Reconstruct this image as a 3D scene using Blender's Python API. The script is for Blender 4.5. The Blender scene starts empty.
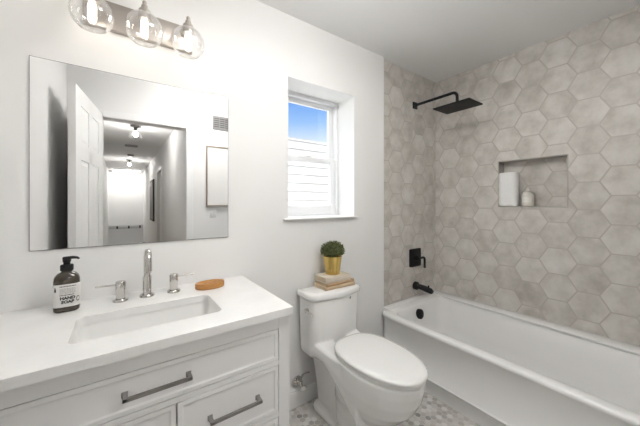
import bpy, bmesh, math, random
from mathutils import Vector, Matrix
R = math.radians
PI = math.pi
random.seed(7)
S = bpy.context.scene
COL = S.collection

# ------------------------------------------------------------------ camera
cam_d = bpy.data.cameras.new('camera')
cam_d.sensor_fit = 'HORIZONTAL'; cam_d.sensor_width = 36.0
cam_d.lens = 36.0 * 277.83 / 640.0
cam_d.shift_x = 0.0; cam_d.shift_y = -10.8 / 640.0
cam_d.clip_start = 0.02; cam_d.clip_end = 200
cam = bpy.data.objects.new('camera', cam_d); COL.objects.link(cam)
cam.location = (-2.4765, -1.5086, 1.2811)
cam.rotation_euler = (R(90), 0, R(54.4355 - 90))
S.camera = cam

# ------------------------------------------------------------------ sky, sun, exposure
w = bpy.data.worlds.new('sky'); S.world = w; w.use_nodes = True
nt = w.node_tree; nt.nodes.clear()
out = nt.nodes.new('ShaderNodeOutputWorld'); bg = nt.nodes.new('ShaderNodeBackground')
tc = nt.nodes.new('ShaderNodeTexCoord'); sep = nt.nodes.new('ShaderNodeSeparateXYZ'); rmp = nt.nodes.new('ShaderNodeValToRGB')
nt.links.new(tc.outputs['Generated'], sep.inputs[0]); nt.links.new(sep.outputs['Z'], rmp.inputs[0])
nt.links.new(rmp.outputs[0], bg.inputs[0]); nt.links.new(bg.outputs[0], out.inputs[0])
e = rmp.color_ramp.elements
e[0].position = 0.0; e[0].color = (.66, .68, .70, 1)
e[1].position = 0.345; e[1].color = (.15, .33, .76, 1)
m_ = e.new(.20); m_.color = (.70, .78, .86, 1)
m_ = e.new(.275); m_.color = (.30, .50, .82, 1)
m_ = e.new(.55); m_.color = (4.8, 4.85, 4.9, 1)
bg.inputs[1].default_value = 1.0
sun_d = bpy.data.lights.new('sun', 'SUN'); sun_d.energy = 0.7; sun_d.angle = R(1.0); sun_d.color = (1, .96, .9)
sun = bpy.data.objects.new('sun', sun_d); COL.objects.link(sun)
sun.location = (0, -6, 9)
sun.rotation_euler = Vector((.25, 1, -1.15)).to_track_quat('-Z', 'Y').to_euler()
vs = S.view_settings
vs.view_transform = 'Standard'; vs.look = 'None'; vs.gamma = 1.0; vs.use_curve_mapping = False
vs.exposure = 0.32
P_BULB = 11.0        # vanity bulbs (emission strength)
P_FILL = 17.5         # added ceiling fill lamp (emission strength)
P_HALL = 270.0       # hall bulbs

# ------------------------------------------------------------------ materials
def mat(name, col, rough=.5, metal=0.0, spec=None, coat=0.0):
    m = bpy.data.materials.new(name); m.use_nodes = True
    b = m.node_tree.nodes['Principled BSDF']
    b.inputs['Base Color'].default_value = (*col, 1)
    b.inputs['Roughness'].default_value = rough
    b.inputs['Metallic'].default_value = metal
    if spec is not None: b.inputs['Specular IOR Level'].default_value = spec
    if coat: b.inputs['Coat Weight'].default_value = coat; b.inputs['Coat Roughness'].default_value = .08
    return m
class N:
    """small helper to write node graphs"""
    def __init__(s, m): s.nt = m.node_tree; s.n = s.nt.nodes; s.l = s.nt.links; s.b = s.n.get('Principled BSDF')
    def new(s, t, **k):
        n = s.n.new(t)
        for a, v in k.items(): setattr(n, a, v)
        return n
    def put(s, inp, v):
        if hasattr(v, 'is_output') or isinstance(v, bpy.types.NodeSocket): s.l.new(v, inp)
        else: inp.default_value = v
    def math(s, op, a, b=0.0, c=None):
        n = s.new('ShaderNodeMath', operation=op); s.put(n.inputs[0], a); s.put(n.inputs[1], b)
        if c is not None: s.put(n.inputs[2], c)
        return n.outputs[0]
    def mix(s, f, a, b):
        n = s.new('ShaderNodeMix', data_type='RGBA'); s.put(n.inputs['Factor'], f); s.put(n.inputs[6], a); s.put(n.inputs[7], b)
        return n.outputs[2]
    def ramp(s, f, stops):
        n = s.new('ShaderNodeValToRGB'); s.put(n.inputs[0], f); e = n.color_ramp.elements
        e[0].position, e[0].color = stops[0][0], (*stops[0][1], 1); e[1].position, e[1].color = stops[-1][0], (*stops[-1][1], 1)
        for p, c in stops[1:-1]:
            q = e.new(p); q.color = (*c, 1)
        return n.outputs[0]
def noise_mat(name, c0, c1, scale, rough=.5, detail=4, bump=0.0, metal=0.0, stretch=(1, 1, 1)):
    m = mat(name, c0, rough, metal); g = N(m)
    t = g.new('ShaderNodeTexCoord'); mp = g.new('ShaderNodeMapping'); mp.inputs['Scale'].default_value = stretch
    g.l.new(t.outputs['Object'], mp.inputs[0])
    n = g.new('ShaderNodeTexNoise'); n.inputs['Scale'].default_value = scale; n.inputs['Detail'].default_value = detail
    g.l.new(mp.outputs[0], n.inputs['Vector'])
    c = g.ramp(n.outputs['Fac'], [(.3, c0), (.7, c1)]); g.l.new(c, g.b.inputs['Base Color'])
    if bump:
        b = g.new('ShaderNodeBump'); b.inputs['Strength'].default_value = bump; b.inputs['Distance'].default_value = .002
        g.l.new(n.outputs['Fac'], b.inputs['Height']); g.l.new(b.outputs[0], g.b.inputs['Normal'])
    return m
def hex_mat(name, ax_u, ax_v, cu, cv, s, grout_w, stops, grout, rough, cloud=.5, cloud_scale=6.0, flat_top=True, bump=.35):
    """hexagon tiles in the plane of two object axes; (cu, cv) is the centre of one tile, s its side"""
    m = mat(name, grout, rough); g = N(m)
    t = g.new('ShaderNodeTexCoord'); sp = g.new('ShaderNodeSeparateXYZ'); g.l.new(t.outputs['Object'], sp.inputs[0])
    px, py = 3 * s, math.sqrt(3) * s
    u = g.math('SUBTRACT', sp.outputs[ax_u], cu); v = g.math('SUBTRACT', sp.outputs[ax_v], cv)
    def cell(ou, ov):
        iu = g.math('ROUND', g.math('DIVIDE', g.math('SUBTRACT', u, ou), px)); iv = g.math('ROUND', g.math('DIVIDE', g.math('SUBTRACT', v, ov), py))
        cx = g.math('ADD', g.math('MULTIPLY', iu, px), ou); cy = g.math('ADD', g.math('MULTIPLY', iv, py), ov)
        dx = g.math('SUBTRACT', u, cx); dy = g.math('SUBTRACT', v, cy)
        d2 = g.math('ADD', g.math('MULTIPLY', dx, dx), g.math('MULTIPLY', dy, dy))
        return cx, cy, dx, dy, d2
    A = cell(0.0, 0.0); B = cell(1.5 * s, py / 2)
    k = g.math('LESS_THAN', B[4], A[4])
    def pick(i): return g.math('ADD', A[i], g.math('MULTIPLY', k, g.math('SUBTRACT', B[i], A[i])))
    cx, cy = pick(0), pick(1)
    ax = g.math('ABSOLUTE', pick(2)); ay = g.math('ABSOLUTE', pick(3))
    dist = g.math('MAXIMUM', ay, g.math('ADD', g.math('MULTIPLY', ax, .8660254), g.math('MULTIPLY', ay, .5)))
    edge = g.math('SUBTRACT', py / 2, dist)          # distance to the joint
    cm = g.new('ShaderNodeCombineXYZ'); g.l.new(cx, cm.inputs[0]); g.l.new(cy, cm.inputs[1])
    wn = g.new('ShaderNodeTexWhiteNoise', noise_dimensions='3D'); 
    mp = g.new('ShaderNodeVectorMath', operation='SNAP'); g.l.new(cm.outputs[0], mp.inputs[0]); mp.inputs[1].default_value = (s * .25,) * 3
    ad = g.new('ShaderNodeVectorMath', operation='ADD'); g.l.new(cm.outputs[0], ad.inputs[0]); ad.inputs[1].default_value = (s * .11, s * .13, 0)
    g.l.new(ad.outputs[0], mp.inputs[0]); g.l.new(mp.outputs[0], wn.inputs['Vector'])
    off = g.new('ShaderNodeVectorMath', operation='MULTIPLY'); g.l.new(wn.outputs['Color'], off.inputs[0]); off.inputs[1].default_value = (9, 9, 9)
    pos = g.new('ShaderNodeVectorMath', operation='ADD'); g.l.new(t.outputs['Object'], pos.inputs[0]); g.l.new(off.outputs[0], pos.inputs[1])
    n1 = g.new('ShaderNodeTexNoise'); n1.inputs['Scale'].default_value = cloud_scale; n1.inputs['Detail'].default_value = 6; n1.inputs['Roughness'].default_value = .62
    g.l.new(pos.outputs[0], n1.inputs['Vector'])
    val = g.math('ADD', g.math('MULTIPLY', n1.outputs['Fac'], cloud), g.math('MULTIPLY', wn.outputs['Value'], 1 - cloud))
    col = g.ramp(val, stops)
    mr = g.new('ShaderNodeMapRange', interpolation_type='SMOOTHSTEP'); g.l.new(edge, mr.inputs[0])
    mr.inputs[1].default_value = grout_w * .35; mr.inputs[2].default_value = grout_w
    g.l.new(g.mix(mr.outputs[0], (*grout, 1), col), g.b.inputs['Base Color'])
    bp = g.new('ShaderNodeBump'); bp.inputs['Strength'].default_value = bump; bp.inputs['Distance'].default_value = .002
    g.l.new(mr.outputs[0], bp.inputs['Height']); g.l.new(bp.outputs[0], g.b.inputs['Normal'])
    return m
def glass_mat(name, tint=(1, 1, 1), base=.03, edge=.55, power=3.0):
    m = bpy.data.materials.new(name); m.use_nodes = True; g = N(m); g.n.clear()
    o = g.new('ShaderNodeOutputMaterial'); tr = g.new('ShaderNodeBsdfTransparent'); gl = g.new('ShaderNodeBsdfGlossy'); mx = g.new('ShaderNodeMixShader')
    tr.inputs[0].default_value = (*tint, 1); gl.inputs['Roughness'].default_value = .02; gl.inputs[0].default_value = (1, 1, 1, 1)
    lw = g.new('ShaderNodeLayerWeight'); lw.inputs[0].default_value = .5
    f = g.math('ADD', g.math('MULTIPLY', g.math('POWER', lw.outputs['Facing'], power), edge), base)
    g.l.new(f, mx.inputs[0]); g.l.new(tr.outputs[0], mx.inputs[1]); g.l.new(gl.outputs[0], mx.inputs[2]); g.l.new(mx.outputs[0], o.inputs[0])
    return m
def emit_mat(name, col, strength):
    m = mat(name, col, .5); b = m.node_tree.nodes['Principled BSDF']
    b.inputs['Emission Color'].default_value = (*col, 1); b.inputs['Emission Strength'].default_value = strength
    return m

M = {}
M['paint'] = mat('wall paint', (.85, .845, .835), .7, spec=.3)
M['ceil'] = mat('ceiling paint', (.89, .89, .885), .8, spec=.2)
M['trim'] = mat('white trim paint', (.88, .88, .87), .4)
M['vinyl'] = mat('white window vinyl', (.86, .87, .88), .35)
M['cab'] = mat('white cabinet lacquer', (.87, .865, .86), .38)
M['quartz'] = noise_mat('white quartz', (.84, .835, .825), (.90, .895, .885), 9, rough=.22, detail=6)
M['porc'] = mat('glazed porcelain', (.90, .895, .88), .12, coat=.3)
M['acrylic'] = mat('white tub acrylic', (.90, .895, .885), .2)
M['nickel'] = mat('brushed nickel', (.46, .42, .385), .36, .85)
M['pull'] = mat('grey brushed pull metal', (.33, .32, .31), .38, 1.0)
M['chrome'] = mat('polished chrome', (.60, .585, .56), .12, 1.0)
M['black'] = mat('matte black metal', (.010, .010, .011), .5, spec=.3)
M['mirror'] = mat('mirror silver', (.90, .90, .90), .0, 1.0)
M['glass'] = glass_mat('clear globe glass', (.995, .995, .995), .035, .8, 2.1)
M['pane'] = glass_mat('window glass', (.98, .99, 1), .02, .3, 4)
M['bulb'] = emit_mat('warm glowing bulb', (1, .93, .82), P_BULB)
M['hallbulb'] = emit_mat('hall bulb', (1, .975, .94), P_HALL)
M['diffuser'] = emit_mat('added fill lamp diffuser', (1, .985, .965), P_FILL)
TS = [(.28, (.44, .41, .375)), (.42, (.55, .52, .48)), (.54, (.635, .605, .565)), (.70, (.72, .695, .66))]
M['tile_r'] = hex_mat('hexagon tile', 1, 2, -1.052, .959, .1048, .0055, TS, (.50, .46, .425), .42, .88, 8)
M['tile_b'] = hex_mat('hexagon tile end wall', 0, 2, -.42, .99, .1048, .0055, TS, (.50, .46, .425), .42, .88, 8)
FS = [(.12, (.20, .195, .19)), (.24, (.40, .38, .36)), (.42, (.50, .47, .44)), (.6, (.61, .585, .56)), (.85, (.72, .70, .68))]
M['mosaic'] = hex_mat('marble hexagon mosaic', 0, 1, 0, 0, .0195, .003, FS, (.60, .58, .55), .35, .3, 30)
M['wood_floor'] = noise_mat('hall oak floor', (.42, .33, .25), (.52, .42, .33), 14, rough=.4, stretch=(8, 1, 1))
M['siding'] = noise_mat('white painted siding', (.56, .535, .51), (.66, .65, .635), 2.2, rough=.7)
M['amber'] = mat('dark brown glass', (.05, .040, .028), .15, coat=.4)
M['label'] = mat('paper label', (.72, .71, .69), .6)
M['ink'] = mat('black ink', (.015, .015, .015), .6)
M['wood'] = noise_mat('light brown wood', (.40, .17, .04), (.58, .29, .09), 14, rough=.45, stretch=(1, 6, 6))
M['gold'] = mat('polished gold', (.72, .52, .17), .24, 1.0)
M['leaf'] = noise_mat('dark green leaf', (.05, .07, .022), (.20, .22, .085), 60, rough=.6)
M['soil'] = mat('soil', (.03, .022, .015), .9)
M['towel'] = noise_mat('white terry towel', (.88, .88, .87), (.94, .94, .93), 160, rough=.95, bump=.5)
M['ceramic'] = noise_mat('off white ceramic', (.66, .62, .56), (.76, .73, .68), 25, rough=.4)
M['gasket'] = mat('grey gap', (.20, .20, .20), .8)
M['bookgrey'] = noise_mat('pale beige book cover', (.60, .53, .43), (.68, .62, .52), 30, rough=.7)
M['booktan'] = noise_mat('tan book cloth', (.54, .40, .26), (.63, .49, .33), 30, rough=.7)
M['bookbrown'] = noise_mat('brown book cloth', (.44, .29, .16), (.52, .36, .21), 30, rough=.7)
M['pages'] = noise_mat('aged pages', (.58, .47, .33), (.70, .60, .45), 90, rough=.9, stretch=(1, 1, 8))
M['canvas'] = mat('white canvas', (.82, .81, .79), .6)
M['taupe'] = mat('taupe frame wood', (.32, .27, .22), .5)
M['bronze'] = mat('dark bronze', (.05, .045, .04), .4, .8)
M['grille'] = mat('grey grille', (.24, .235, .23), .5)
M['greyrail'] = mat('grey rail paint', (.62, .62, .61), .5)
M['hose'] = mat('braided steel hose', (.42, .42, .41), .35, .9)

# ------------------------------------------------------------------ mesh helpers
def BM(): return bmesh.new()
def box(bm, x0, x1, y0, y1, z0, z1, bev=0.0, seg=2):
    vs_ = [bm.verts.new(c) for c in ((x0, y0, z0), (x1, y0, z0), (x1, y1, z0), (x0, y1, z0), (x0, y0, z1), (x1, y0, z1), (x1, y1, z1), (x0, y1, z1))]
    fs = [bm.faces.new([vs_[i] for i in f]) for f in ((3, 2, 1, 0), (4, 5, 6, 7), (0, 1, 5, 4), (1, 2, 6, 5), (2, 3, 7, 6), (3, 0, 4, 7))]
    if bev:
        es = list({e_ for f in fs for e_ in f.edges})
        bmesh.ops.bevel(bm, geom=es, offset=bev, segments=seg, profile=.5, affect='EDGES')
    return bm
def loft(bm, rings, cap0=True, cap1=True, loop=False):
    V = [[bm.verts.new(p) for p in r] for r in rings]
    n = len(V[0]); K = len(V)
    for i in range(K if loop else K - 1):
        a, b = V[i], V[(i + 1) % K]
        for j in range(n):
            bm.faces.new((a[j], a[(j + 1) % n], b[(j + 1) % n], b[j]))
    if not loop:
        if cap0: bm.faces.new(V[0][::-1])
        if cap1: bm.faces.new(V[-1])
    return bm
def lathe(bm, prof, c=(0, 0, 0), seg=24, cap0=True, cap1=True):
    rings = [[(c[0] + r * math.cos(2 * PI * k / seg), c[1] + r * math.sin(2 * PI * k / seg), c[2] + z) for k in range(seg)] for r, z in prof]
    return loft(bm, rings, cap0, cap1)
def tube(bm, pts, rad, seg=12):
    pts = [Vector(p) for p in pts]; rings = []
    if not hasattr(rad, '__len__'): rad = [rad] * len(pts)
    up = None
    for i, p in enumerate(pts):
        d = ((pts[min(i + 1, len(pts) - 1)] - p).normalized() + (p - pts[max(i - 1, 0)]).normalized()).normalized()
        if up is None: up = d.orthogonal().normalized()
        up = (up - d * up.dot(d)).normalized(); sd = d.cross(up)
        rings.append([p + (up * math.cos(2 * PI * k / seg) + sd * math.sin(2 * PI * k / seg)) * rad[i] for k in range(seg)])
    return loft(bm, rings)
def arc(c, a0, a1, r, axis1, axis2, n=8):
    c, u, v = Vector(c), Vector(axis1), Vector(axis2)
    return [c + u * r * math.cos(a0 + (a1 - a0) * i / n) + v * r * math.sin(a0 + (a1 - a0) * i / n) for i in range(n + 1)]
def rrect(x0, x1, y0, y1, r, z, n=6):
    """rounded rectangle, counter-clockwise; r may be 4 radii: (x1,y1), (x0,y1), (x0,y0), (x1,y0)"""
    if not hasattr(r, '__len__'): r = (r,) * 4
    P = []
    for (cx, cy, a), q in zip(((x1, y1, 0), (x0, y1, 90), (x0, y0, 180), (x1, y0, 270)), r):
        sx = -1 if cx == x1 else 1; sy = -1 if cy == y1 else 1
        for i in range(n + 1):
            t = R(a + 90 * i / n); P.append((cx + sx * q + q * math.cos(t), cy + sy * q + q * math.sin(t), z))
    return P
def sell(cx, cy, ax, ay, z, e=.5, n=32):
    P = []
    for k in range(n):
        t = 2 * PI * k / n; c, s_ = math.cos(t), math.sin(t)
        P.append((cx + ax * math.copysign(abs(c) ** e, c), cy + ay * math.copysign(abs(s_) ** e, s_), z))
    return P
def obj(name, bm, m, parent=None, loc=None, smooth=45, local=False):
    me = bpy.data.meshes.new(name)
    bmesh.ops.recalc_face_normals(bm, faces=bm.faces[:])
    off = Vector(loc) if loc is not None else Vector((0, 0, 0))
    if parent is not None and not local:
        q = parent
        tot = Vector((0, 0, 0))
        while q is not None: tot += q.location; q = q.parent
        off = tot
    if off.length: bmesh.ops.translate(bm, verts=bm.verts[:], vec=-off)
    if smooth:
        for f in bm.faces: f.smooth = True
        for e_ in bm.edges:
            if len(e_.link_faces) == 2 and e_.calc_face_angle(0) > R(smooth): e_.smooth = False
    bm.to_mesh(me); bm.free()
    for x in (m if isinstance(m, (list, tuple)) else [m]): me.materials.append(x)
    o = bpy.data.objects.new(name, me); COL.objects.link(o)
    if parent is not None: o.parent = parent
    elif loc is not None: o.location = loc
    return o
def tag(o, label, cat, group=None):
    o['label'] = label; o['category'] = cat
    if group: o['group'] = group
    return o
def thing(name, label, cat, loc=(0, 0, 0), rz=0.0, group=None):
    o = bpy.data.objects.new(name, None); COL.objects.link(o); o.empty_display_size = .05
    o.location = loc; o.rotation_euler = (0, 0, rz)
    return tag(o, label, cat, group)
def struct(name, bm, m, label=None, smooth=0, parent=None):
    o = obj(name, bm, m, parent, smooth=smooth)
    if parent is None:
        o['kind'] = 'structure'
        if label: o['label'] = label
    return o
def dup(root, loc, label=None):
    r = root.copy(); COL.objects.link(r); r.location = loc
    if label: r['label'] = label
    for ch in list(root.children):
        c = ch.copy(); COL.objects.link(c); c.parent = r
        for g_ in list(ch.children):
            d = g_.copy(); COL.objects.link(d); d.parent = c
    return r
def text_mesh(body, size, bold=0.0):
    cu = bpy.data.curves.new('t', 'FONT'); cu.body = body; cu.size = size; cu.resolution_u = 2; cu.offset = bold; cu.align_x = 'CENTER'
    o = bpy.data.objects.new('t', cu); COL.objects.link(o); bpy.context.view_layer.update()
    me = bpy.data.meshes.new_from_object(o.evaluated_get(bpy.context.evaluated_depsgraph_get()))
    bm = bmesh.new(); bm.from_mesh(me)
    bpy.data.objects.remove(o); bpy.data.curves.remove(cu); bpy.data.meshes.remove(me)
    return bm

# ------------------------------------------------------------------ room shell
H = 2.44; XL = -2.84; YR = -1.565; D = .03; XT = -.772
WX0, WX1, WZ0, WZ1 = -1.642, -1.088, 1.178, 2.06          # window opening
b = BM(); box(b, XL - .12, .3, YR - .12, .25, -.1, 0); struct('floor', b, M['mosaic'], 'marble hexagon mosaic floor')
b = BM(); box(b, XL - .12, .3, YR - .12, .25, H, H + .1); struct('ceiling', b, M['ceil'], 'white ceiling')
b = BM()
box(b, XL - .12, WX0, 0, .25, 0, H); box(b, WX1, XT, 0, .25, 0, H)
box(b, WX0, WX1, 0, .25, 0, WZ0 - .012); box(b, WX0, WX1, 0, .25, WZ1, H)
struct('wall_back', b, M['paint'], 'white wall behind vanity and toilet')
b = BM(); box(b, XT, 0.0, D, .25, 0, H); struct('wall_shower', b, M['tile_b'], 'tiled end wall of the shower')
NY0, NY1, NZ0, NZ1, ND = -.953, -.519, 1.244, 1.61, .10
b = BM()
box(b, 0, .25, NY1, .25, 0, H); box(b, 0, .25, YR - .12, NY0, 0, H)
box(b, 0, .25, NY0, NY1, 0, NZ0); box(b, 0, .25, NY0, NY1, NZ1, H); box(b, ND, .25, NY0, NY1, NZ0, NZ1)
struct('wall_right', b, M['tile_r'], 'hexagon tiled wall with niche above the tub')
b = BM(); box(b, XL - .12, XL, YR - .12, 0, 0, H); struct('wall_left', b, M['paint'])
DX0, DX1, DZ = -2.607, -1.945, 2.022
b = BM()
box(b, XL, DX0, YR - .12, YR, 0, H); box(b, DX1, 0, YR - .12, YR, 0, H); box(b, DX0, DX1, YR - .12, YR, DZ, H)
struct('wall_front', b, M['paint'], 'wall with the doorway to the hall')
b = BM(); box(b, -.81, -.002, YR, YR + .012, .42, H); struct('wall_front_tiled', b, M['tile_b'])
b = BM(); box(b, XT - .004, XT + .003, .002, D + .002, .40, H); struct('trim_1', b, M['trim'])
b = BM(); box(b, -1.93, XT, -.014, 0, 0, .10, .004); struct('baseboard_back', b, M['trim'], 'white baseboard under the window wall')
b = BM()
for x0, x1 in ((DX0 - .062, DX0), (DX1, DX1 + .062)):
    box(b, x0, x1, YR, YR + .016, 0, DZ + .062, .004)
box(b, DX0, DX1, YR, YR + .016, DZ, DZ + .062, .004)
struct('trim_2', b, M['trim'], 'white casing round the doorway')
# metal edge round the niche
b = BM(); t_ = .006
for y0, y1, z0, z1 in ((NY0, NY1, NZ0 - .001, NZ0 + t_), (NY0, NY1, NZ1 - t_, NZ1 + .001), (NY0 - .001, NY0 + t_, NZ0, NZ1), (NY1 - t_, NY1 + .001, NZ0, NZ1)):
    box(b, -.0015, ND, y0, y1, z0, z1)
struct('trim_3', b, noise_mat('niche edge stone', (.43, .40, .365), (.50, .47, .43), 12, rough=.5), 'grey edging round the niche')

# hall seen through the doorway in the mirror
HX0, HX1, HY = -2.86, -1.79, -11.2
b = BM(); box(b, HX0 - .1, HX1 + .1, -8.6, YR - .12, -.1, 0); struct('floor_hall', b, M['wood_floor'])
b = BM(); box(b, HX0 - .1, HX1 + .1, HY - .1, YR - .12, H, H + .1); struct('ceiling_hall', b, M['ceil'])
b = BM(); box(b, HX0 - .1, HX0, HY, YR - .12, -1.6, H); struct('wall_hall_left', b, M['paint'])
b = BM(); box(b, HX1, HX1 + .1, HY, -5.95, -1.6, H); box(b, HX1, HX1 + .1, -5.12, YR - .12, 0, H); box(b, HX1, HX1 + .1, -5.95, -5.12, 1.97, H)
struct('wall_hall_right', b, M['paint'])
b = BM(); box(b, HX0 - .1, HX1 + .1, HY - .1, HY, -1.6, H); struct('wall_hall_end', b, M['paint'])
b = BM(); box(b, HX0 - .1, HX1 + .1, HY - .1, -8.6, -1.7, -1.6); struct('floor_stairwell', b, M['wood_floor'])
b = BM()
for y0, y1, z0, z1 in ((-6.01, -5.95, 0, 2.03), (-5.12, -5.06, 0, 2.03), (-5.95, -5.12, 1.97, 2.03)): box(b, HX1 - .015, HX1, y0, y1, z0, z1, .003)
struct('trim_4', b, M['trim'])
b = BM()
for y0, y1, z0, z1 in ((-3.2, -3.13, 0, 2.03), (-2.35, -2.28, 0, 2.03), (-3.13, -2.35, 1.97, 2.03)): box(b, HX0, HX0 + .02, y0, y1, z0, z1, .003)
struct('trim_5', b, M['trim'])

def six_panel(bm, W, Hh, T):
    """door leaf in local x (width) z (height), thickness along y centred on 0, with six sunk raised panels on both faces"""
    box(bm, 0, W, -T / 2 + .006, T / 2 - .006, 0, Hh)
    st = .105 * W / .66; mid = W / 2
    rows = [(.20, .80), (.93, 1.56), (1.67, Hh - .11)]
    for sgn in (-1, 1):
        ya, yb = sorted((sgn * T / 2, sgn * (T / 2 - .006)))
        for x0, x1 in ((0, st), (mid - st * .42, mid + st * .42), (W - st, W)): box(bm, x0, x1, ya, yb, 0, Hh)
        zs = [0] + [z for r in rows for z in r] + [Hh]
        for z0, z1 in zip(zs[::2], zs[1::2]): box(bm, st, W - st, ya, yb, z0, z1)
        for z0, z1 in rows:
            for x0, x1 in ((st, mid - st * .42), (mid + st * .42, W - st)):
                c0, c1 = sgn * (T / 2 - .007), sgn * (T / 2 - .001)
                i0, i1 = .012, .035
                loft(bm, [[(x0 + i0, c0, z0 + i0), (x1 - i0, c0, z0 + i0), (x1 - i0, c0, z1 - i0), (x0 + i0, c0, z1 - i0)],
                          [(x0 + i1, c1, z0 + i1), (x1 - i1, c1, z0 + i1), (x1 - i1, c1, z1 - i1), (x0 + i1, c1, z1 - i1)]])
# open bathroom door
d1 = BM(); six_panel(d1, .69, 2.035, .038)
for v in d1.verts: v.co.y += .019
door = obj('door_1', d1, M['trim'], smooth=0); door['kind'] = 'structure'; door['label'] = 'white six panel door standing open into the bathroom'
door.location = (DX0 - .004, YR + .02, .008); door.rotation_euler = (0, 0, R(98.6))
b = BM()
for sg in (-1, 1):
    yy = .019 + sg * .019
    tube(b, [(.59, yy, .93), (.59, yy + sg * .006, .93)], .028, 18); tube(b, [(.59, yy + sg * .004, .93), (.59, yy + sg * .045, .93)], .009)
    tube(b, [(.595, yy + sg * .045, .93), (.50, yy + sg * .045, .93)], .008)
obj('door_handle', b, M['nickel'], door, local=True)
# hall doors
b = BM(); six_panel(b, .82, 1.96, .035)
o = obj('door_2', b, M['trim'], smooth=0); o['kind'] = 'structure'; o.location = (HX1 + .06, -5.945, .005); o.rotation_euler = (0, 0, R(90))
b = BM(); six_panel(b, .77, 1.96, .035)
o = obj('door_3', b, M['trim'], smooth=0); o['kind'] = 'structure'; o.location = (HX0 + .019, -3.125, .005); o.rotation_euler = (0, 0, R(90))

# ------------------------------------------------------------------ window
YW = .186
win = bpy.data.objects.new('window_1', None); COL.objects.link(win); win['kind'] = 'structure'; win.location = ((WX0 + WX1) / 2, YW, WZ0)
win['label'] = 'white double hung window in a deep reveal above the toilet'
def frame_rect(bm, x0, x1, z0, z1, y0, y1, l, r, t, bt, bev=.003):
    box(bm, x0, x0 + l, y0, y1, z0, z1, bev); box(bm, x1 - r, x1, y0, y1, z0, z1, bev)
    box(bm, x0 + l - .001, x1 - r + .001, y0, y1, z1 - t, z1, bev); box(bm, x0 + l - .001, x1 - r + .001, y0, y1, z0, z0 + bt, bev)
b = BM(); frame_rect(b, WX0, WX1, WZ0, WZ1, YW, .25, .028, .028, .03, .022); obj('window_frame', b, M['vinyl'], win)
zm = 1.596
b = BM(); frame_rect(b, WX0 + .026, WX1 - .026, zm - .005, WZ1 - .028, .222, .244, .042, .042, .036, .034); us = obj('upper_sash', b, M['vinyl'], win)
b = BM(); box(b, WX0 + .066, WX1 - .066, .231, .235, zm + .027, WZ1 - .062); obj('pane', b, M['pane'], us, smooth=0)
b = BM(); frame_rect(b, WX0 + .026, WX1 - .026, WZ0 + .02, zm + .018, .196, .219, .044, .044, .042, .062); ls = obj('lower_sash', b, M['vinyl'], win)
b = BM(); box(b, WX0 + .068, WX1 - .068, .206, .210, WZ0 + .08, zm - .022); obj('pane', b, M['pane'], ls, smooth=0)
b = BM(); box(b, -1.395, -1.335, .192, .215, zm + .017, zm + .027, .003); tube(b, [(-1.365, .203, zm + .026), (-1.365, .203, zm + .034)], .011); tube(b, [(-1.37, .2, zm + .036), (-1.335, .192, zm + .036)], .005)
obj('sash_lock', b, M['vinyl'], win)
b = BM(); box(b, WX0 - .034, WX1 + .016, -.024, 0, WZ0 - .008, WZ0 + .004, .004); box(b, WX0 + .001, WX1 - .001, -.002, YW + .002, WZ0 - .012, WZ0 + .004); obj('window_sill', b, M['trim'], win)
b = BM(); g_ = .003
box(b, WX0, WX0 + g_, .0, YW, WZ0 + .004, WZ1); box(b, WX1 - g_, WX1, .0, YW, WZ0 + .004, WZ1); box(b, WX0 + g_, WX1 - g_, .0, YW, WZ1 - g_, WZ1)
obj('window_reveal', b, M['trim'], win, smooth=0)

# neighbour's house outside
nb = thing('neighbor_house', "white clapboard house wall outside the window", 'house', (-.6, 2.9, -1))
b = BM(); ex = .1455; z = -1.0
while z < 2.22:
    loft(b, [[(-3.2, 2.60, z), (3.6, 2.60, z), (3.6, 2.60, z + .012), (3.6, 2.622, z + ex), (3.6, 2.75, z + ex), (3.6, 2.75, z), (-3.2, 2.75, z)][:0] or
             [(-3.2, 2.75, z), (-3.2, 2.594, z), (-3.2, 2.616, z + ex - .001), (-3.2, 2.75, z + ex - .001)],
             [(3.6, 2.75, z), (3.6, 2.594, z), (3.6, 2.616, z + ex - .001), (3.6, 2.75, z + ex - .001)]])
    z += ex
obj('siding', b, M['siding'], nb, smooth=0)
b = BM(); box(b, -3.3, 3.7, 2.585, 2.76, z - .002, z + .016); obj('fascia', b, M['vinyl'], nb, smooth=0)
b = BM(); loft(b, [[(-3.3, 2.57, z + .03), (-3.3, 5.5, z + .20), (-3.3, 5.5, z + .16), (-3.3, 2.62, z + .015)], [(3.7, 2.57, z + .03), (3.7, 5.5, z + .20), (3.7, 5.5, z + .16), (3.7, 2.62, z + .015)]])
obj('roof', b, mat('pale roof', (.75, .75, .75), .8), nb, smooth=0)
b = BM(); box(b, -14, 12, .3, 14, -1.1, -1.0); o = struct('ground', b, mat('pale ground', (.62, .61, .58), .9))

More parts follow.
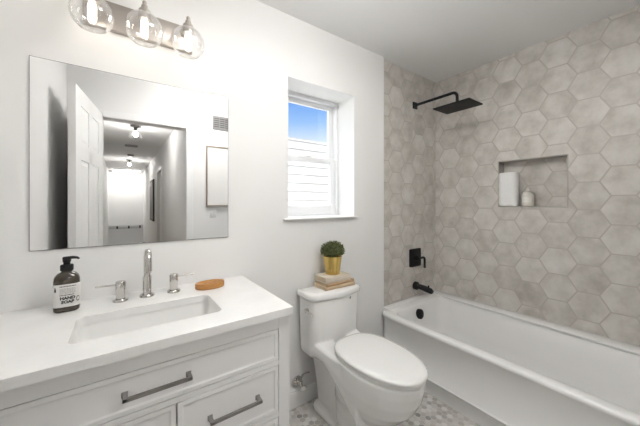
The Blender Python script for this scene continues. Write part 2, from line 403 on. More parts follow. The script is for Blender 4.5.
# ------------------------------------------------------------------ bathtub
tub = thing('bathtub', 'white alcove bathtub below the hexagon tiled wall', 'bathtub', (-.40, -.77, 0))
TX0, TX1, TY0, TY1 = -.836, -.001, YR + .014, .028
def tub_ring(x0, x1, y0, y1, z, rad=.008, flr=.07, n=6):
    P = []
    for i in range(n + 1):
        t = R(90 * i / n); P.append((x1 - rad + rad * math.cos(t), y1 - rad + rad * math.sin(t), z))
    # cut front corner next to the white wall: short return then a round nose
    y_ = min(y1, -.004)
    cx, cy = x0 + flr, y_ - flr
    arcp = [(cx + flr * math.cos(R(90 + 90 * i / (n - 1))), cy + flr * math.sin(R(90 + 90 * i / (n - 1))), z) for i in range(n)]
    P.append((max(cx, XT + .006), y1, z)); P += arcp
    for i in range(n + 1):
        t = R(180 + 90 * i / n); P.append((x0 + rad + rad * math.cos(t), y0 + rad + rad * math.sin(t), z))
    for i in range(n + 1):
        t = R(270 + 90 * i / n); P.append((x1 - rad + rad * math.cos(t), y0 + rad + rad * math.sin(t), z))
    return P
ZR = .425
b = BM()
rings = [tub_ring(TX0 + .034, TX1, TY0, TY1, 0), tub_ring(TX0 + .026, TX1, TY0, TY1, .090), tub_ring(TX0 + .008, TX1, TY0, TY1, .101), tub_ring(TX0 + .006, TX1, TY0, TY1, .112),
         tub_ring(TX0 + .016, TX1, TY0, TY1, .122), tub_ring(TX0 + .014, TX1, TY0, TY1, .385), tub_ring(TX0 + .003, TX1, TY0, TY1, .398), tub_ring(TX0, TX1, TY0, TY1, .412),
         tub_ring(TX0 + .004, TX1, TY0, TY1, .421), tub_ring(TX0 + .013, TX1, TY0, TY1, ZR)]
ix0, ix1, iy0, iy1 = TX0 + .072, -.095, TY0 + .09, -.082
def rin(a, r, z, n=6): return rrect(ix0 + a, ix1 - a, iy0 + a, iy1 - a, r, z, n)
rings += [rin(-.006, .085, ZR), rin(.0, .08, ZR - .004), rin(.006, .078, ZR - .016)]
def rin2(f, l, bk, fr, r, z): return rrect(ix0 + f, ix1 - bk, iy0 + fr, iy1 - l, r, z, 6)
rings += [rin2(.03, .03, .03, .05, .09, .33), rin2(.05, .05, .05, .12, .11, .19), rin2(.07, .075, .07, .20, .12, .10), rin2(.10, .11, .10, .25, .12, .072), rin2(.16, .17, .16, .32, .10, .064)]
loft(b, rings); obj('basin', b, M['acrylic'], tub, smooth=50)
b = BM(); box(b, -.115, -.0015, TY0 + .002, TY1 - .002, ZR - .004, ZR + .012, .006); box(b, XT + .01, -.11, -.03, TY1 - .002, ZR - .004, ZR + .012, .006)
obj('tile_flange', b, M['acrylic'], tub)
# overflow plate on the sloping drain end, slightly tilted
b = BM(); oc = Vector((-.458, -.116, .353)); nrm = Vector((0, -1, .17)).normalized()
tube(b, [oc - nrm * .02, oc + nrm * .006, oc + nrm * .010], [.040, .040, .034], 24); obj('overflow_plate', b, M['black'], tub)
b = BM(); lathe(b, [(.035, .064), (.035, .070), (.028, .072)], (-.42, -.33, 0), 20); obj('drain', b, M['black'], tub)

# ------------------------------------------------------------------ shower fittings
sh = thing('rain_shower', 'matte black rain shower head on a bent arm', 'shower head', (-.331, D, 2.15))
b = BM(); box(b, -.361, -.301, D - .012, D, 2.118, 2.178, .004); obj('wall_flange', b, M['black'], sh)
b = BM(); ya = -.36
pts = [(-.331, D - .01, 2.150), (-.331, ya + .04, 2.150)] + arc((-.331, ya + .04, 2.110), PI / 2, PI, .04, (0, 1, 0), (0, 0, 1), 7)[1:] + [(-.331, ya, 2.052)]
tube(b, pts, .0115, 14); obj('shower_arm', b, M['black'], sh)
b = BM(); tube(b, [(-.331, ya, 2.056), (-.331, ya, 2.036)], .02, 16)
box(b, -.331 - .105, -.331 + .105, ya - .145, ya + .145, 2.026, 2.038, .004); obj('spray_plate', b, M['black'], sh)
b = BM()
for i in range(10):
    for j in range(13): lathe(b, [(.003, 2.0245), (.004, 2.0265)], (-.331 + (i - 4.5) * .019, ya + (j - 6) * .021, 0), 6)
obj('nozzles', b, mat('dark grey rubber', (.05, .05, .05), .7), sh)
vv = thing('shower_valve', 'matte black square valve trim with L-shaped lever on tile', 'shower valve', (-.33, D, .785))
b = BM(); box(b, -.408, -.252, D - .010, D, .705, .865, .012, 3); obj('escutcheon', b, M['black'], vv)
b = BM(); tube(b, [(-.33, D - .008, .785), (-.33, D - .045, .785)], [.026, .022], 20); obj('valve_hub', b, M['black'], vv)
b = BM(); yv = D - .05; tube(b, [(-.345, yv, .786), (-.275, yv, .786), (-.262, yv, .783), (-.255, yv, .775), (-.252, yv, .762), (-.252, yv, .690)], .010, 10); obj('lever', b, M['black'], vv)
sp_ = thing('tub_spout', 'matte black tub spout below the valve', 'spout', (-.324, D, .53))
b = BM(); tube(b, [(-.324, D, .532), (-.324, D - .022, .532), (-.324, D - .026, .532)], [.036, .036, .030], 22); obj('spout_flange', b, M['black'], sp_)
b = BM(); tube(b, [(-.324, D - .02, .532), (-.324, D - .06, .532), (-.324, -.07, .528), (-.324, -.125, .520), (-.324, -.142, .512)], [.021, .023, .025, .024, .017], 16); obj('spout_body', b, M['black'], sp_)
b = BM(); tube(b, [(-.324, -.105, .54), (-.324, -.105, .562)], [.006, .008], 10); obj('diverter_knob', b, M['black'], sp_)

# ------------------------------------------------------------------ toilet
TCX = -1.388; TSX = TCX + .008
toilet = thing('toilet', 'white one-piece toilet with elongated seat under the window', 'toilet', (TCX, -.35, 0))
def egg(cx, yb, yf, hw, z, n=40, e_b=.72, e_f=1.0, split=.47):
    L = yb - yf; yc = yb - L * split; P = []
    for k in range(n):
        t = 2 * PI * k / n; c, s_ = math.cos(t), math.sin(t); e_ = e_b if s_ > 0 else e_f
        P.append((cx + hw * math.copysign(abs(c) ** (e_ if s_ > 0 else .93), c), yc + (yb - yc if s_ > 0 else yc - yf) * math.copysign(abs(s_) ** (e_b if s_ > 0 else .95), s_), z))
    return P
def tank_ring(hw, yb, yf, bow, z, r=.055, n=8):
    """back straight against the wall, bowed front with round corners"""
    P = [(TCX + hw, yb, z), (TCX - hw, yb, z)]
    fy = lambda x: yf - bow * (1 - (x / hw) ** 2)
    q = []
    for i in range(n + 1):
        t = R(180 + 90 * i / n); q.append((-hw + r + r * math.cos(t), fy(-hw + r) + r + r * math.sin(t)))
    for i in range(1, 12):
        x = -hw + r + (2 * hw - 2 * r) * i / 12; q.append((x, fy(x)))
    q += [(-x, y) for x, y in q[:n + 1][::-1]]
    return P + [(TCX + x, y, z) for x, y in q]
b = BM()
loft(b, [tank_ring(.150, -.04, -.155, .02, .345), tank_ring(.178, -.035, -.163, .025, .362), tank_ring(.184, -.03, -.166, .03, .40), tank_ring(.187, -.03, -.166, .033, .55), tank_ring(.190, -.03, -.167, .036, .697)])
loft(b, [rrect(TCX - .080, TCX + .080, -.36, -.06, .03, .0), rrect(TCX - .086, TCX + .086, -.36, -.055, .03, .1), rrect(TCX - .100, TCX + .100, -.36, -.05, .03, .22), rrect(TCX - .118, TCX + .118, -.27, -.042, .03, .36)])
# bowl and its column
loft(b, [egg(TSX, -.22, -.585, .118, 0), egg(TSX, -.22, -.585, .116, .10), egg(TSX, -.22, -.60, .124, .17), egg(TSX, -.24, -.655, .150, .225), egg(TSX, -.25, -.705, .170, .28), egg(TSX, -.25, -.735, .175, .34), egg(TSX, -.25, -.75, .175, .395), egg(TSX, -.25, -.752, .174, .438), egg(TSX, -.25, -.745, .168, .446)])
# shoulders that run from the tank to the rim
loft(b, [rrect(TCX - .160, TCX + .160, -.20, -.08, .02, .355), rrect(TCX - .160, TCX + .160, -.20, -.08, .02, .43)])
for sg in (-1, 1):
    rg = []
    for i in range(13):
        t = i / 12; y = -.11 - .40 * t
        xo = .178 - .020 * t; zt = .460 - .015 * t - .008 * math.sin(t * PI); zb = .352 + .015 * math.sin(PI * min(1, t * 2.2)) - .34 * max(0, t - .36) ** 1.4
        rg.append([(TCX + sg * xo, y, zb + .015), (TCX + sg * (xo + .002), y, (zb + zt) / 2), (TCX + sg * (xo - .004), y, zt - .01), (TCX + sg * (xo - .02), y, zt), (TCX + sg * .05, y, zt), (TCX + sg * .05, y, zb), (TCX + sg * (xo - .02), y, zb)])
    loft(b, rg)
# foot plinth
loft(b, [rrect(TCX - .122, TCX + .122, -.52, -.05, .05, 0), rrect(TCX - .122, TCX + .122, -.52, -.05, .05, .022), rrect(TCX - .114, TCX + .114, -.51, -.055, .05, .034)])
body = obj('bowl_and_tank', b, M['porc'], toilet, smooth=180)
md = body.modifiers.new('remesh', 'REMESH'); md.mode = 'VOXEL'; md.voxel_size = .005; md.use_smooth_shade = True
md = body.modifiers.new('smooth', 'SMOOTH'); md.factor = .5; md.iterations = 6
b = BM()
loft(b, [tank_ring(.190, -.026, -.167, .036, .700), tank_ring(.199, -.022, -.175, .038, .704), tank_ring(.201, -.022, -.177, .038, .712), tank_ring(.200, -.022, -.176, .038, .731), tank_ring(.192, -.027, -.170, .036, .741), tank_ring(.17, -.045, -.150, .032, .744)])
obj('tank_lid', b, M['porc'], toilet, smooth=60)
b = BM()
loft(b, [egg(TSX, -.270, -.744, .166, .444), egg(TSX, -.270, -.744, .166, .4515), egg(TSX, -.258, -.758, .171, .4535), egg(TSX, -.258, -.758, .171, .463), egg(TSX, -.262, -.752, .172, .466)])
obj('seat', b, M['porc'], toilet, smooth=60)
b = BM()
loft(b, [egg(TSX, -.262, -.750, .168, .465), egg(TSX, -.262, -.750, .168, .4685), egg(TSX, -.248, -.766, .173, .4705), egg(TSX, -.248, -.766, .173, .477), egg(TSX, -.254, -.760, .168, .484), egg(TSX, -.275, -.735, .150, .488), egg(TCX, -.34, -.65, .10, .490)])
obj('seat_lid', b, M['porc'], toilet, smooth=60)
b = BM(); tube(b, [(TCX - .180, -.125, .640), (TCX - .206, -.125, .640)], .013, 16); tube(b, [(TCX - .202, -.12, .640), (TCX - .204, -.155, .637), (TCX - .200, -.192, .632)], [.008, .007, .0085], 10)
obj('flush_lever', b, M['chrome'], toilet)
b = BM(); y_e = -.211
box(b, TCX + .086, TCX + .090, y_e + .0155, y_e + .020, .674, .690); box(b, TCX + .078, TCX + .081, y_e + .014, y_e + .020, .677, .684); box(b, TCX + .082, TCX + .0845, y_e + .0145, y_e + .02, .672, .676)
obj('emblem', b, M['ink'], toilet, smooth=0)
b = BM(); lathe(b, [(.016, .030), (.016, .038), (.012, .046), (.004, .049)], (TCX - .104, -.31, 0), 16); obj('bolt_cap', b, M['porc'], toilet)

sv = thing('shutoff_valve', 'chrome supply valve on the wall beside the toilet base', 'valve', (-1.562, 0, .155))
b = BM(); tube(b, [(-1.577, -.001, .155), (-1.577, -.005, .155), (-1.577, -.012, .155)], [.034, .034, .018], 24); obj('wall_flange', b, M['chrome'], sv)
b = BM(); tube(b, [(-1.577, -.008, .155), (-1.577, -.062, .155)], .009, 12); tube(b, [(-1.577, -.05, .150), (-1.577, -.05, .182)], .011, 12); obj('valve_body', b, M['chrome'], sv)
b = BM(); tube(b, [(-1.577, -.062, .155), (-1.577, -.074, .155)], [.010, .010], 10)
loft(b, [sell(-1.577, 0, .021, .013, 0, 1, 20), sell(-1.577, 0, .021, .013, .012, 1, 20)])
for v in list(b.verts)[-40:]: v.co = Vector((v.co.x, -.072 - v.co.z, .155 + v.co.y))
obj('valve_handle', b, M['chrome'], sv)
b = BM(); tube(b, [(-1.577, -.05, .180), (-1.576, -.05, .20), (-1.566, -.053, .218), (-1.548, -.056, .226), (-1.522, -.058, .222)], .0055, 8); obj('supply_hose', b, M['hose'], sv)

# ------------------------------------------------------------------ vanity
VX0, VX1, VF = -2.836, -1.936, -.545
van = thing('vanity_cabinet', 'white shaker vanity cabinet under the quartz counter', 'cabinet', ((VX0 + VX1) / 2, -.28, 0))
b = BM()
box(b, VX0, VX0 + .018, VF + .02, -.004, .09, .845); box(b, VX1 - .018, VX1, VF + .02, -.004, 0, .845)
box(b, VX0 + .018, VX1 - .018, -.014, -.004, .09, .845); box(b, VX0 + .018, VX1 - .018, VF + .02, -.014, .09, .108)
FX0, FX1 = -2.786, -1.983
box(b, VX0, FX0, VF, VF + .02, .0, .845, .0012); box(b, FX1, VX1, VF, VF + .02, .0, .845, .0012)
for z0, z1 in ((.795, .845), (.655, .673), (.455, .473), (.09, .14)): box(b, FX0, FX1, VF, VF + .02, z0, z1, .0012)
box(b, VX0 + .02, VX1 - .02, VF + .07, VF + .085, 0, .09)
obj('carcass', b, M['cab'], van, smooth=0)
def shaker(bm, x0, x1, z0, z1, rim=.013, g=.0022):
    x0 += g; x1 -= g; z0 += g; z1 -= g
    q = lambda i, y: [(x0 + i, y, z0 + i), (x1 - i, y, z0 + i), (x1 - i, y, z1 - i), (x0 + i, y, z1 - i)]
    loft(bm, [q(.001, VF + .02), q(0, VF + .018), q(0, VF + .0010), q(.001, VF), q(rim, VF), q(rim + .005, VF + .003), q(rim + .012, VF + .0035)])
def bar_pull(parent, xc, zc, L=.178, vertical=False):
    b = BM(); 
    def P(a, y, c): return (xc + a, y, zc + c) if not vertical else (xc + c, y, zc + a)
    h = L / 2; s_ = .0046
    yb = VF - .026
    prof = lambda a, y: [P(a, y - s_, -s_), P(a, y + s_, -s_), P(a, y + s_, s_), P(a, y - s_, s_)]
    loft(b, [prof(-h, yb), prof(h, yb)])
    for sg in (-1, 1):
        a0, a1 = sg * h, sg * (h - .011)
        a0, a1 = min(a0, a1), max(a0, a1)
        r = lambda y, e_: [P(a0 - e_, y, -s_ - .001 - e_), P(a1 + e_, y, -s_ - .001 - e_), P(a1 + e_, y, s_ + .001 + e_), P(a0 - e_, y, s_ + .001 + e_)]
        loft(b, [r(yb - s_, -.001), r(yb, 0), r(VF - .008, .0), r(VF + .0038, .0025)])
    return obj('pull_handle', b, M['pull'], parent, smooth=30)
def drawer(name, x0, x1, z0, z1, pull=None, vertical=False):
    b = BM(); shaker(b, x0, x1, z0, z1); o = obj(name, b, M['cab'], van, smooth=0)
    if pull: bar_pull(o, pull[0], pull[1], vertical=vertical)
    return o
XD = -2.336
drawer('drawer', FX0, FX1, .673, .795, (-2.385, .733))
drawer('drawer', XD, FX1, .473, .655, (-2.152, .563))
drawer('drawer', XD, FX1, .140, .455, (-2.152, .30))
drawer('door', FX0, XD, .140, .655, (-2.385, .36), True)

SX0, SX1, SY0, SY1 = -2.603, -2.166, -.450, -.218
b = BM(); cx0, cx1, cy0, cy1 = XL + .002, -1.931, -.567, -.001
loft(b, [rrect(cx0, cx1, cy0, cy1, .003, .846), rrect(cx0, cx1, cy0, cy1, .003, .8735), rrect(cx0 + .0015, cx1 - .0015, cy0 + .0015, cy1 - .0015, .003, .875),
         rrect(SX0 - .0015, SX1 + .0015, SY0 - .0015, SY1 + .0015, .028, .875), rrect(SX0, SX1, SY0, SY1, .027, .8735), rrect(SX0, SX1, SY0, SY1, .027, .846)], loop=True)
ct = obj('countertop', b, M['quartz'], loc=(-2.386, -.28, .846), smooth=30); tag(ct, 'white quartz vanity countertop with rectangular sink cutout', 'countertop')
sk = thing('sink', 'white rectangular undermount sink set in the countertop', 'sink', (-2.386, -.33, .73))
b = BM(); k = .004
rr = lambda i, z, r=.03: rrect(SX0 + i, SX1 - i, SY0 + i, SY1 - i, r, z)
loft(b, [rr(-.02, .8455), rr(-.02, .835), rr(-.008, .83), rr(.015, .73, .05), rr(.03, .715, .05), rr(.045, .722, .05), rr(.03, .738, .05), rr(.014, .762, .045), rr(.004, .80, .034), rr(-.002, .835, .03), rr(-.003, .8455, .03)], loop=False, cap0=False, cap1=False)
# floor of the bowl and outer underside
n_ = len(rr(0, 0)); b.verts.ensure_lookup_table()
b.faces.new([b.verts[5 * n_ + j] for j in range(n_)])
obj('basin', b, M['porc'], sk, smooth=60)
b = BM(); lathe(b, [(.024, .7225), (.024, .7255), (.014, .727), (.012, .7245)], (-2.386, -.33, 0), 22); obj('drain', b, M['nickel'], sk)

# faucet
fc = thing('faucet', 'polished nickel widespread faucet with gooseneck spout and two lever handles behind the sink', 'faucet', (-2.386, -.095, .875))
fx, fy = -2.386, -.095
b = BM(); lathe(b, [(.028, 0), (.028, .006), (.025, .010), (.0165, .010), (.0165, .083), (.0145, .086), (.0145, .089)], (fx, fy, .875), 24); obj('spout_base', b, M['chrome'], fc)
b = BM(); pts = [(fx, fy, .96), (fx, fy, 1.030)] + arc((fx, fy - .042, 1.030), 0, R(180), .042, (0, 1, 0), (0, 0, 1), 12)[1:] + [(fx, fy - .084, 1.02), (fx, fy - .084, 1.000)]
tube(b, pts, [.0125] * (len(pts) - 2) + [.0125, .0125], 16); obj('gooseneck', b, M['chrome'], fc)
b = BM(); tube(b, [(fx, fy - .084, 1.002), (fx, fy - .084, .994)], .0105, 14); obj('aerator', b, M['nickel'], fc)
for x, y, sg in ((-2.479, -.100, -1), (-2.283, -.096, 1)):
    b = BM(); lathe(b, [(.027, 0), (.027, .006), (.024, .010), (.0165, .010), (.0165, .046), (.018, .048), (.018, .078), (.0165, .080)], (x, y, .875), 24); hb = obj('handle', b, M['chrome'], fc)
    b = BM(); tube(b, [(x + sg * .014, y, .942), (x + sg * .082, y, .945)], [.0034, .0032], 8)
    obj('lever', b, M['chrome'], hb)

# soap bottle
sb = thing('soap_dispenser', 'dark brown pump bottle of hand soap on the countertop', 'soap bottle', (-2.643, -.106, .875), R(3))
def bot(ax, ay, z, e_=.62): return sell(0, 0, ax, ay, z, e_, 48)
b = BM()
loft(b, [bot(.032, .022, 0), bot(.0365, .0262, .003), bot(.038, .028, .010), bot(.038, .028, .112), bot(.0372, .0272, .121), bot(.034, .0245, .131, .7), bot(.027, .020, .140, .8), bot(.018, .0165, .1455, .95), bot(.0145, .0145, .148, 1), bot(.0145, .0145, .156, 1)])
obj('bottle', b, M['amber'], sb, local=True, smooth=60)
LZ0, LZ1 = .021, .104
b = BM(); loft(b, [sell(0, 0, .0385, .0285, LZ0, .62, 48), sell(0, 0, .0385, .0285, LZ1, .62, 48)], False, False); lab = obj('label', b, M['label'], sb, local=True, smooth=60)
# lettering wrapped round the label
prof = sell(0, 0, .0389, .0289, 0, .62, 400); acc = [0.0]
for i in range(1, 401): acc.append(acc[-1] + (Vector(prof[i % 400]) - Vector(prof[i - 1])).length)
i_front = 300
def wrap(s_):
    tgt = (acc[i_front] + s_) % acc[-1]
    lo = max(i for i in range(400) if acc[i] <= tgt); f = (tgt - acc[lo]) / max(1e-9, acc[lo + 1] - acc[lo])
    return Vector(prof[lo]).lerp(Vector(prof[(lo + 1) % 400]), f)
ink = BM()
def put_text(body, size, s0, z, bold=0.0):
    t = text_mesh(body, size, bold)
    bmesh.ops.subdivide_edges(t, edges=[e_ for e_ in t.edges if e_.calc_length() > .004], cuts=2)
    mp = {}
    for v in t.verts:
        p = wrap(s0 + v.co.x); mp[v] = ink.verts.new((p.x, p.y, z + v.co.y))
    for f in t.faces:
        try: ink.faces.new([mp[v] for v in f.verts])
        except ValueError: pass
    t.free()
def dash(s0, s1, z0, z1, bm=None):
    bm = bm or ink; n = max(1, int((s1 - s0) / .003)); prev = None
    for i in range(n + 1):
        p = wrap(s0 + (s1 - s0) * i / n); q = (bm.verts.new((p.x, p.y, z0)), bm.verts.new((p.x, p.y, z1)))
        if prev: bm.faces.new((prev[0], q[0], q[1], prev[1]))
        prev = q
put_text('HAND', .0145, .004, .0485, .0009); put_text('SOAP', .0145, .004, .0345, .0009)
rnd = random.Random(3)
def scribble(z, h, s0, s1, wmin, wmax, gap):
    s_ = s0
    while s_ < s1:
        w_ = rnd.uniform(wmin, wmax); dash(s_, min(s1, s_ + w_), z, z + h); s_ += w_ + gap
scribble(.0630, .0036, -.018, .022, .002, .0034, .0012)
scribble(.0945, .0036, -.018, .028, .002, .0036, .0012)
for q in range(5): scribble(.0705 + .0042 * q, .0012, -.018, .026, .002, .006, .0016)
a = .034
for i in range(20):
    t0, t1 = 2 * PI * i / 20, 2 * PI * (i + 1) / 20
    vs4 = []
    for t, r in ((t0, 1), (t1, 1), (t1, .72), (t0, .72)):
        p = wrap(a + .006 * r * math.cos(t)); vs4.append(ink.verts.new((p.x, p.y, .046 + .010 * r * math.sin(t))))
    ink.faces.new(vs4)
dash(-.034, -.028, .078, .088); dash(-.033, -.0295, .088, .094)
bmesh.ops.remove_doubles(ink, verts=ink.verts[:], dist=1e-6)
obj('lettering', ink, M['ink'], lab, local=True, smooth=0)
b = BM()
lathe(b, [(.0185, .150), (.0195, .152), (.0195, .168), (.018, .172), (.010, .173), (.010, .181), (.012, .183), (.013, .198), (.011, .201)], (0, 0, 0), 20)
tube(b, [(-.006, 0, .195), (.016, -.012, .199), (.030, -.020, .198), (.036, -.023, .194)], [.007, .0055, .0045, .0035], 10)
obj('pump', b, M['black'], sb, local=True)

# wooden oval dish
dc = (-2.133, -.125)
dd = thing('soap_dish', 'oval light brown wooden dish on the countertop', 'dish', (dc[0], dc[1], .875))
b = BM()
E_ = lambda a, z: sell(dc[0], dc[1], .066 * a, .042 * a, .875 + z, 1.0, 36)
loft(b, [E_(.90, 0), E_(.98, .003), E_(1, .010), E_(1, .023), E_(.97, .0265), E_(.90, .0265), E_(.84, .023), E_(.4, .0205)]); obj('tray', b, M['wood'], dd, smooth=50)
b = BM()
for i in range(5): box(b, dc[0] - .04 + i * .02 - .0025, dc[0] - .04 + i * .02 + .0025, dc[1] - .025, dc[1] + .025, .875 + .0208, .875 + .0245, .001)
obj('slats', b, M['wood'], dd)

# paper holder arm beside the vanity
ph = thing('paper_holder', 'small chrome arm sticking out from the vanity side', 'paper holder', (VX1, -.28, .45))
b = BM(); tube(b, [(VX1, -.33, .388), (VX1 + .008, -.33, .388)], .022, 20); obj('mount', b, M['chrome'], ph)
b = BM(); tube(b, [(VX1 + .005, -.33, .388), (VX1 + .055, -.33, .388)], .008, 12); tube(b, [(VX1 + .055, -.345, .388), (VX1 + .055, -.20, .388)], .009, 12); obj('arm', b, M['chrome'], ph)
ph.location.z = .388

# ------------------------------------------------------------------ mirror
mi = thing('mirror', 'frameless rectangular mirror on the wall above the vanity', 'mirror', (-2.3856, 0, 1.0936))
mx0, mx1, mz0, mz1 = -2.7624, -2.0088, 1.0936, 1.8404
b = BM(); q = lambda i, y: [(mx0 + i, y, mz0 + i), (mx1 - i, y, mz0 + i), (mx1 - i, y, mz1 - i), (mx0 + i, y, mz1 - i)]
loft(b, [q(0, -.001), q(0, -.0058), q(.0022, -.0058)]); obj('backing', b, M['gasket'], mi, smooth=0)
b = BM(); loft(b, [q(.0018, -.0049), q(.0018, -.0062)]); obj('mirror_glass', b, M['mirror'], mi, smooth=0)

# ------------------------------------------------------------------ vanity light
vl = thing('vanity_light', 'brushed nickel three-globe wall light above the mirror', 'wall light', (-2.397, 0, 2.08))
b = BM(); box(b, -2.605, -2.19, -.024, -.001, 2.018, 2.138, .004); obj('back_plate', b, M['nickel'], vl)
for gx in (-2.568, -2.397, -2.228):
    gy, gz, gr = -.128, 2.008, .070
    b = BM(); tube(b, [(gx, -.022, 2.098), (gx, -.030, 2.098)], .016, 16); tube(b, [(gx, -.026, 2.098), (gx, gy + .01, 2.098), (gx, gy, 2.098)], .007, 10); arm = obj('arm', b, M['nickel'], vl)
    b = BM(); lathe(b, [(.004, 2.128), (.0075, 2.124), (.0085, 2.119), (.006, 2.114), (.010, 2.110), (.0125, 2.104), (.0125, 2.092), (.021, 2.088), (.023, 2.080), (.023, 2.050), (.0205, 2.048)], (gx, gy, 0), 22); obj('socket', b, M['nickel'], vl)
    b = BM(); ro, ri = [], []
    a0, a1 = R(19), R(180 - 40)
    for i in range(25):
        t = a0 + (a1 - a0) * i / 24; ro.append((gr * math.sin(t), gz + gr * math.cos(t)))
    pr = ro + [(r - .0022 * (r / gr), z + .0022 * (gz - z) / gr) for r, z in ro[::-1]]
    seg = 36
    loft(b, [[(gx + r * math.cos(2 * PI * k / seg), gy + r * math.sin(2 * PI * k / seg), z) for k in range(seg)] for r, z in pr], loop=True)
    obj('glass_globe', b, M['glass'], vl, smooth=70)
    b = BM(); lathe(b, [(.009, 2.050), (.012, 2.042), (.0135, 2.028), (.0135, 1.992), (.011, 1.980), (.004, 1.974)], (gx, gy, 0), 16); obj('bulb', b, M['bulb'], vl)

# unseen drum lamp added on the bathroom ceiling to fill the room
lx, ly = -1.74, -.98
cl = thing('added_fill_lamp', 'round white drum lamp added on the bathroom ceiling as fill light', 'fill lamp', (lx, ly, H))
b = BM(); lathe(b, [(.07, H - .001), (.07, H - .02), (.02, H - .03), (.02, H - .09)], (lx, ly, 0), 30); obj('canopy', b, M['nickel'], cl)
b = BM(); lathe(b, [(.02, H - .08), (.20, H - .082), (.205, H - .086), (.205, H - .170), (.20, H - .174), (.02, H - .176)], (lx, ly, 0), 40); obj('diffuser', b, M['diffuser'], cl)

# ------------------------------------------------------------------ books, plant on the tank
def book(x, y, z, wx, dy, h, rz, cover, label, tilt=0):
    t = thing('book', label, 'book', (x, y, z), rz, 'old books stacked on the toilet tank')
    c = .003
    b = BM(); box(b, -wx / 2, wx / 2, -dy / 2, dy / 2, 0, c, .0008, 1); box(b, -wx / 2, wx / 2, -dy / 2, dy / 2, h - c, h, .0008, 1)
    # rounded spine on the front long side
    rg = []
    for sx in (-wx / 2, wx / 2):
        rg.append([(sx, -dy / 2 + .002, 0)] + [(sx, -dy / 2 - .004 * math.sin(PI * i / 6), h * i / 6) for i in range(7)] + [(sx, -dy / 2 + .002, h)])
    loft(b, rg); obj('cover', b, cover, t, local=True)
    b = BM(); box(b, -wx / 2 + .004, wx / 2 - .004, -dy / 2 + .002, dy / 2 - .004, c, h - c); obj('pages', b, M['pages'], t, local=True, smooth=0)
    return t
zt = .7445; bx, by = -1.358, -.105
book(bx, by + .004, zt, .235, .135, .021, R(-1), M['booktan'], 'tan cloth book at the bottom of the stack on the tank')
book(bx + .002, by + .004, zt + .0212, .222, .128, .018, R(1.5), M['bookbrown'], 'thin brown book in the middle of the stack on the tank')
book(bx - .014, by + .004, zt + .0394, .195, .125, .036, R(-2), M['bookgrey'], 'thick pale beige book on top of the stack on the tank')
zp = zt + .0394 + .0362
pl = thing('potted_plant', 'small bushy green plant in a gold pot on the books', 'potted plant', (-1.366, -.095, zp))
px_, py_ = -1.366, -.095
b = BM(); lathe(b, [(.043, 0), (.046, .002), (.0475, .02), (.0605, .113), (.062, .116), (.060, .118), (.057, .114), (.055, .096)], (px_, py_, zp), 32); obj('pot', b, M['gold'], pl, smooth=40)
b = BM(); lathe(b, [(.056, .096), (.03, .100), (.005, .102)], (px_, py_, zp), 18); obj('soil', b, M['soil'], pl)
b = BM(); rl = random.Random(11)
for i in range(1500):
    th = rl.uniform(0, 2 * PI); cz = rl.uniform(-.35, 1); sr = math.sqrt(max(0, 1 - cz * cz)); rad = rl.uniform(.55, 1.0) ** .6
    c = Vector((px_ + .082 * rad * sr * math.cos(th), py_ + .074 * rad * sr * math.sin(th), zp + .148 + .060 * rad * cz + rl.uniform(-.004, .007)))
    d = Vector((sr * math.cos(th) + rl.uniform(-.6, .6), sr * math.sin(th) + rl.uniform(-.6, .6), cz + rl.uniform(-.3, .9))).normalized()
    s1 = d.orthogonal().normalized(); s1 = (Matrix.Rotation(rl.uniform(0, 6.28), 3, d) @ s1); L = rl.uniform(.008, .014); W = L * .32
    nrm = d.cross(s1)
    vs_ = [b.verts.new(c + d * u * L + s1 * v * W + nrm * w_ * L) for u, v, w_ in ((-.5, 0, 0), (-.1, 1, .06), (.5, 0, .0), (-.1, -1, .06))]
    b.faces.new(vs_)
    
lathe(b, [(.012, .10), (.040, .115), (.058, .135), (.058, .155), (.038, .180), (.008, .187)], (px_, py_, zp), 14)
obj('foliage', b, M['leaf'], pl, smooth=0)

# ------------------------------------------------------------------ niche things
b = BM(); ty, tx = -.5855, .030
TR = lambda a, z: sell(tx, ty, .052 * a, .0645 * a, z, .62, 40)
rg = [TR(.90, NZ0 + .0065), TR(.98, NZ0 + .012)]
for i in range(10): rg.append(TR(1.0 + .012 * math.sin(i * 2.3), NZ0 + .022 + .024 * i))
rg += [TR(.99, NZ0 + .262), TR(.92, NZ0 + .270), TR(.80, NZ0 + .271), TR(.76, NZ0 + .267), TR(.70, NZ0 + .270), TR(.55, NZ0 + .270), TR(.5, NZ0 + .267), TR(.42, NZ0 + .270), TR(.1, NZ0 + .270)]
loft(b, rg); tw = obj('rolled_towel', b, M['towel'], loc=(tx, ty, NZ0 + .006), smooth=60); tag(tw, 'white rolled towel standing upright in the wall niche', 'towel')
cb = thing('ceramic_bottle', 'small off-white ceramic bottle in the wall niche', 'bottle', (.035, -.711, NZ0 + .006))
b = BM(); lathe(b, [(.034, .0065), (.0385, .010), (.039, .02), (.039, .085), (.037, .100), (.030, .112), (.018, .119), (.013, .121), (.012, .128), (.014, .130)], (.035, -.711, NZ0), 28); obj('jar', b, M['ceramic'], cb, smooth=60)
b = BM(); lathe(b, [(.010, .129), (.012, .135), (.012, .142), (.006, .148)], (.035, -.711, NZ0), 16); obj('stopper', b, M['ceramic'], cb)
b = BM(); loft(b, [sell(.035, -.711, .0394, .0394, NZ0 + .035, 1, 40)[14:27] + sell(.035, -.711, .0396, .0396, NZ0 + .035, 1, 40)[14:27][::-1], sell(.035, -.711, .0394, .0394, NZ0 + .075, 1, 40)[14:27] + sell(.035, -.711, .0396, .0396, NZ0 + .075, 1, 40)[14:27][::-1]])
obj('paper_tag', b, mat('cream paper', (.80, .78, .73), .7), cb)

